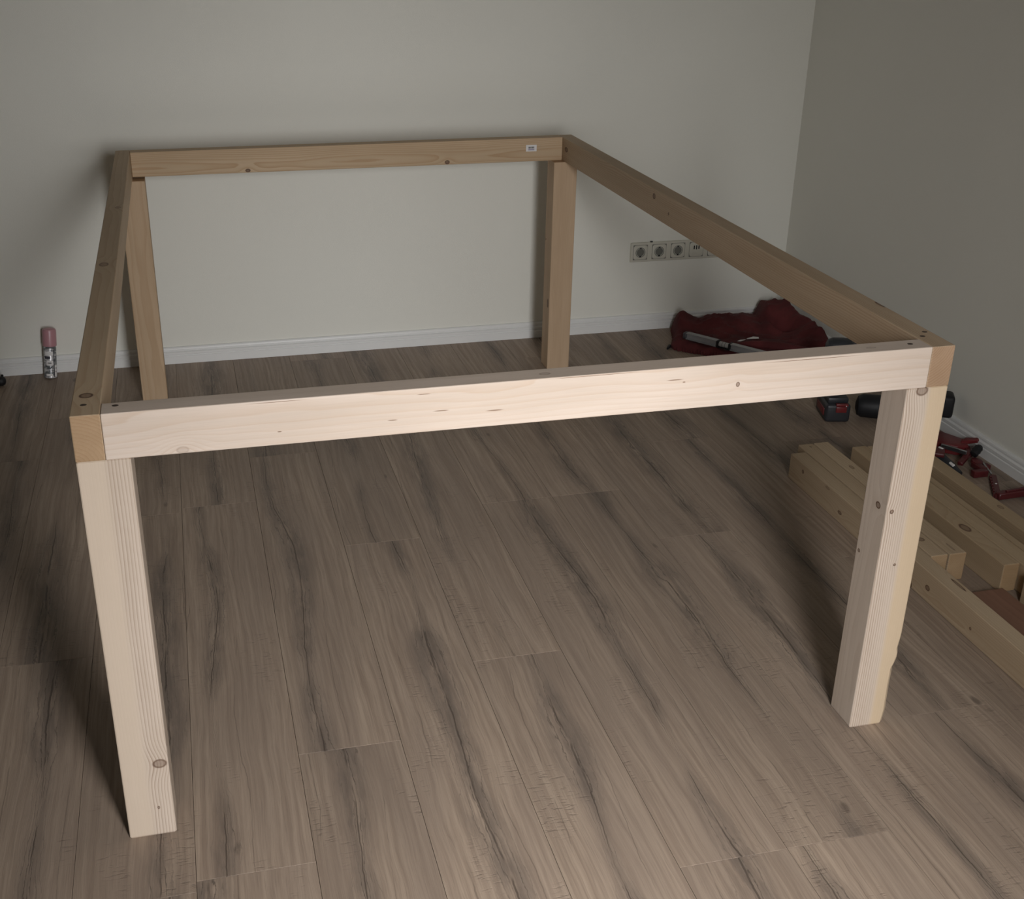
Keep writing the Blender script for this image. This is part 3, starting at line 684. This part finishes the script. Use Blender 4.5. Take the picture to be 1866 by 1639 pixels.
bm = bmesh.new(); tube(bm, [(0.078, -0.015, 0.232), (0.090, -0.016, 0.231), (0.100, -0.017, 0.236), (0.103, -0.017, 0.247), (0.097, -0.017, 0.256), (0.089, -0.017, 0.252)], 0.003, 8); obj('belt_hook', bm, M_dark, d1)
# second machine lying on its side, grip up against the wall
d2 = empty('cordless_driver', (2.29, 1.36, 0)); tag(d2, 'black cordless driver lying down behind the right front leg, by the wall', 'cordless driver')
bm = bmesh.new(); lathe(bm, [(0.012, 0), (0.030, 0.006), (0.037, 0.02), (0.038, 0.07), (0.036, 0.125), (0.026, 0.140), (0.016, 0.155)], 26, (-0.086, 0.078, 0.0385), (1, -0.50, 0)); obj('motor_housing', bm, M_black, d2)
bm = bmesh.new(); tube(bm, [(0.00, 0.02, 0.045), (0.02, -0.03, 0.050), (0.045, -0.07, 0.062), (0.060, -0.095, 0.075)], [0.026, 0.021, 0.020, 0.024], 14); obj('handle', bm, M_dark, d2)
obj('battery', box((0.076, -0.118, 0.106), (0.072, 0.062, 0.070), 0.010, 3, Matrix.Rotation(math.radians(-28), 3, 'Z')), M_black, d2)
obj('trigger', box((0.005, -0.045, 0.030), (0.016, 0.014, 0.022), 0.003, 2), M_redm, d2)

# ------------------------------------------------------------ clamps by the right wall
def bar(bm, a, b, wd, th, teeth=0):
    a, b = Vector(a), Vector(b); d = b - a; L = d.length; q = Vector((1, 0, 0)).rotation_difference(d.normalized()).to_matrix()
    bx(bm, (a + b) / 2, (L, wd, th), min(wd, th) * 0.15, 1, q)
    for i in range(teeth):
        c = a + d * ((i + 0.7) / (teeth + 0.4)); bx(bm, c + q @ Vector((0, -wd * 0.55, 0)), (L / teeth * 0.45, wd * 0.30, th * 0.95), 0, 1, q)
# upper clamp: broad red body, dark arm, black knob against the skirting
c1 = empty('bar_clamp', (2.33, 1.10, 0)); tag(c1, 'red bar clamp with black knurled knob beside the right baseboard', 'clamp')
def P(x, y, z): return (x - 2.33, y - 1.10, z)
bm = prism([(2.270 - 2.33, 1.150 - 1.10), (2.300 - 2.33, 1.215 - 1.10), (2.350 - 2.33, 1.205 - 1.10), (2.384 - 2.33, 1.135 - 1.10), (2.372 - 2.33, 1.085 - 1.10), (2.335 - 2.33, 1.085 - 1.10), (2.300 - 2.33, 1.120 - 1.10)], 0.006, 0.036)
bmesh.ops.bevel(bm, geom=bm.edges[:], offset=0.004, segments=2, profile=0.5, affect='EDGES'); obj('clamp_body', bm, M_red, c1)
bm = bmesh.new(); bar(bm, P(2.284, 1.094, 0.040), P(2.325, 1.030, 0.040), 0.006, 0.012); obj('steel_bar', bm, M_steel, c1)
bm = bmesh.new(); bar(bm, P(2.290, 1.005, 0.020), P(2.352, 1.050, 0.034), 0.016, 0.012); bar(bm, P(2.352, 1.050, 0.020), P(2.375, 1.10, 0.022), 0.018, 0.014); obj('sliding_arm', bm, M_redm, c1)
bm = bmesh.new(); lathe(bm, [(0.006, 0), (0.0115, 0.002), (0.0125, 0.006), (0.0115, 0.012), (0.0130, 0.018), (0.0115, 0.024), (0.0125, 0.030), (0.009, 0.036), (0.004, 0.037)], 10, P(2.344, 1.026, 0.034), (0.78, 0.35, 0.50)); obj('knob', bm, M_black, c1)
bm = bmesh.new(); bar(bm, P(2.366, 1.115, 0.034), P(2.398, 1.085, 0.050), 0.015, 0.012); bar(bm, P(2.385, 1.125, 0.036), P(2.398, 1.085, 0.050), 0.012, 0.010); obj('fixed_jaw', bm, M_red, c1)
# dark grip lying in front of it
c2 = empty('trigger_clamp', (2.216, 1.045, 0)); tag(c2, 'dark trigger clamp with small pale studs behind the outermost beam', 'clamp')
bm = bmesh.new(); tube(bm, [(0.002, 0.085, 0.022), (0.020, 0.045, 0.024), (0.034, 0.005, 0.022), (0.040, -0.045, 0.018), (0.045, -0.085, 0.012)], [0.018, 0.022, 0.020, 0.015, 0.009], 14); obj('grip', bm, M_dark, c2)
bm = bmesh.new(); bx(bm, (0.022, 0.002, 0.046), (0.042, 0.055, 0.012), 0.003, 2, Matrix.Rotation(-0.6, 3, 'Z')); obj('trigger', bm, M_redm, c2)
obj('pale_stud', cyl(bmesh.new(), (0.038, 0.018, 0.050), (0.041, 0.002, 0.050), 0.0045, n=12), M_white, c2)
obj('pale_stud', cyl(bmesh.new(), (0.036, -0.045, 0.030), (0.038, -0.063, 0.028), 0.0045, n=12), M_white, c2)
# small dark red jaw with a thin rod
c3 = empty('small_clamp', (2.335, 0.975, 0)); tag(c3, 'small dark red clamp head with a thin grey rod', 'clamp')
bm = bmesh.new(); lathe(bm, [(0.010, 0), (0.017, 0.003), (0.017, 0.012), (0.010, 0.015)], 16, (0.012, 0.035, 0.012), (0.1, -0.2, 1)); bx(bm, (0.005, 0.010, 0.014), (0.022, 0.05, 0.016), 0.003); bx(bm, (-0.014, -0.020, 0.011), (0.046, 0.020, 0.020), 0.003); bx(bm, (0.030, 0.012, 0.012), (0.016, 0.022, 0.018), 0.003); obj('jaw', bm, M_redm, c3)
bm = bmesh.new(); cyl(bm, (0.022, 0.018, 0.022), (0.010, -0.040, 0.016), 0.0028, n=10); obj('rod', bm, M_steel, c3)
# lower clamp: serrated bar and jaw running out of the frame
c4 = empty('bar_clamp', (2.30, 0.87, 0)); tag(c4, 'red clamp with a notched bar, its jaw leaving the right edge of the photo', 'clamp')
bm = bmesh.new(); bar(bm, (0.048, 0.060, 0.010), (-0.022, -0.060, 0.010), 0.016, 0.012, 7); obj('notched_bar', bm, M_redm, c4)
bm = bmesh.new(); bar(bm, (-0.025, -0.058, 0.014), (0.100, -0.052, 0.014), 0.022, 0.020); bar(bm, (0.0, -0.060, 0.026), (0.100, -0.050, 0.026), 0.008, 0.006); obj('jaw_arm', bm, M_redm, c4)
bm = bmesh.new(); cyl(bm, (0.016, 0.004, 0.016), (0.016, 0.004, 0.0185), 0.003, n=10); obj('rivet', bm, M_white, c4)
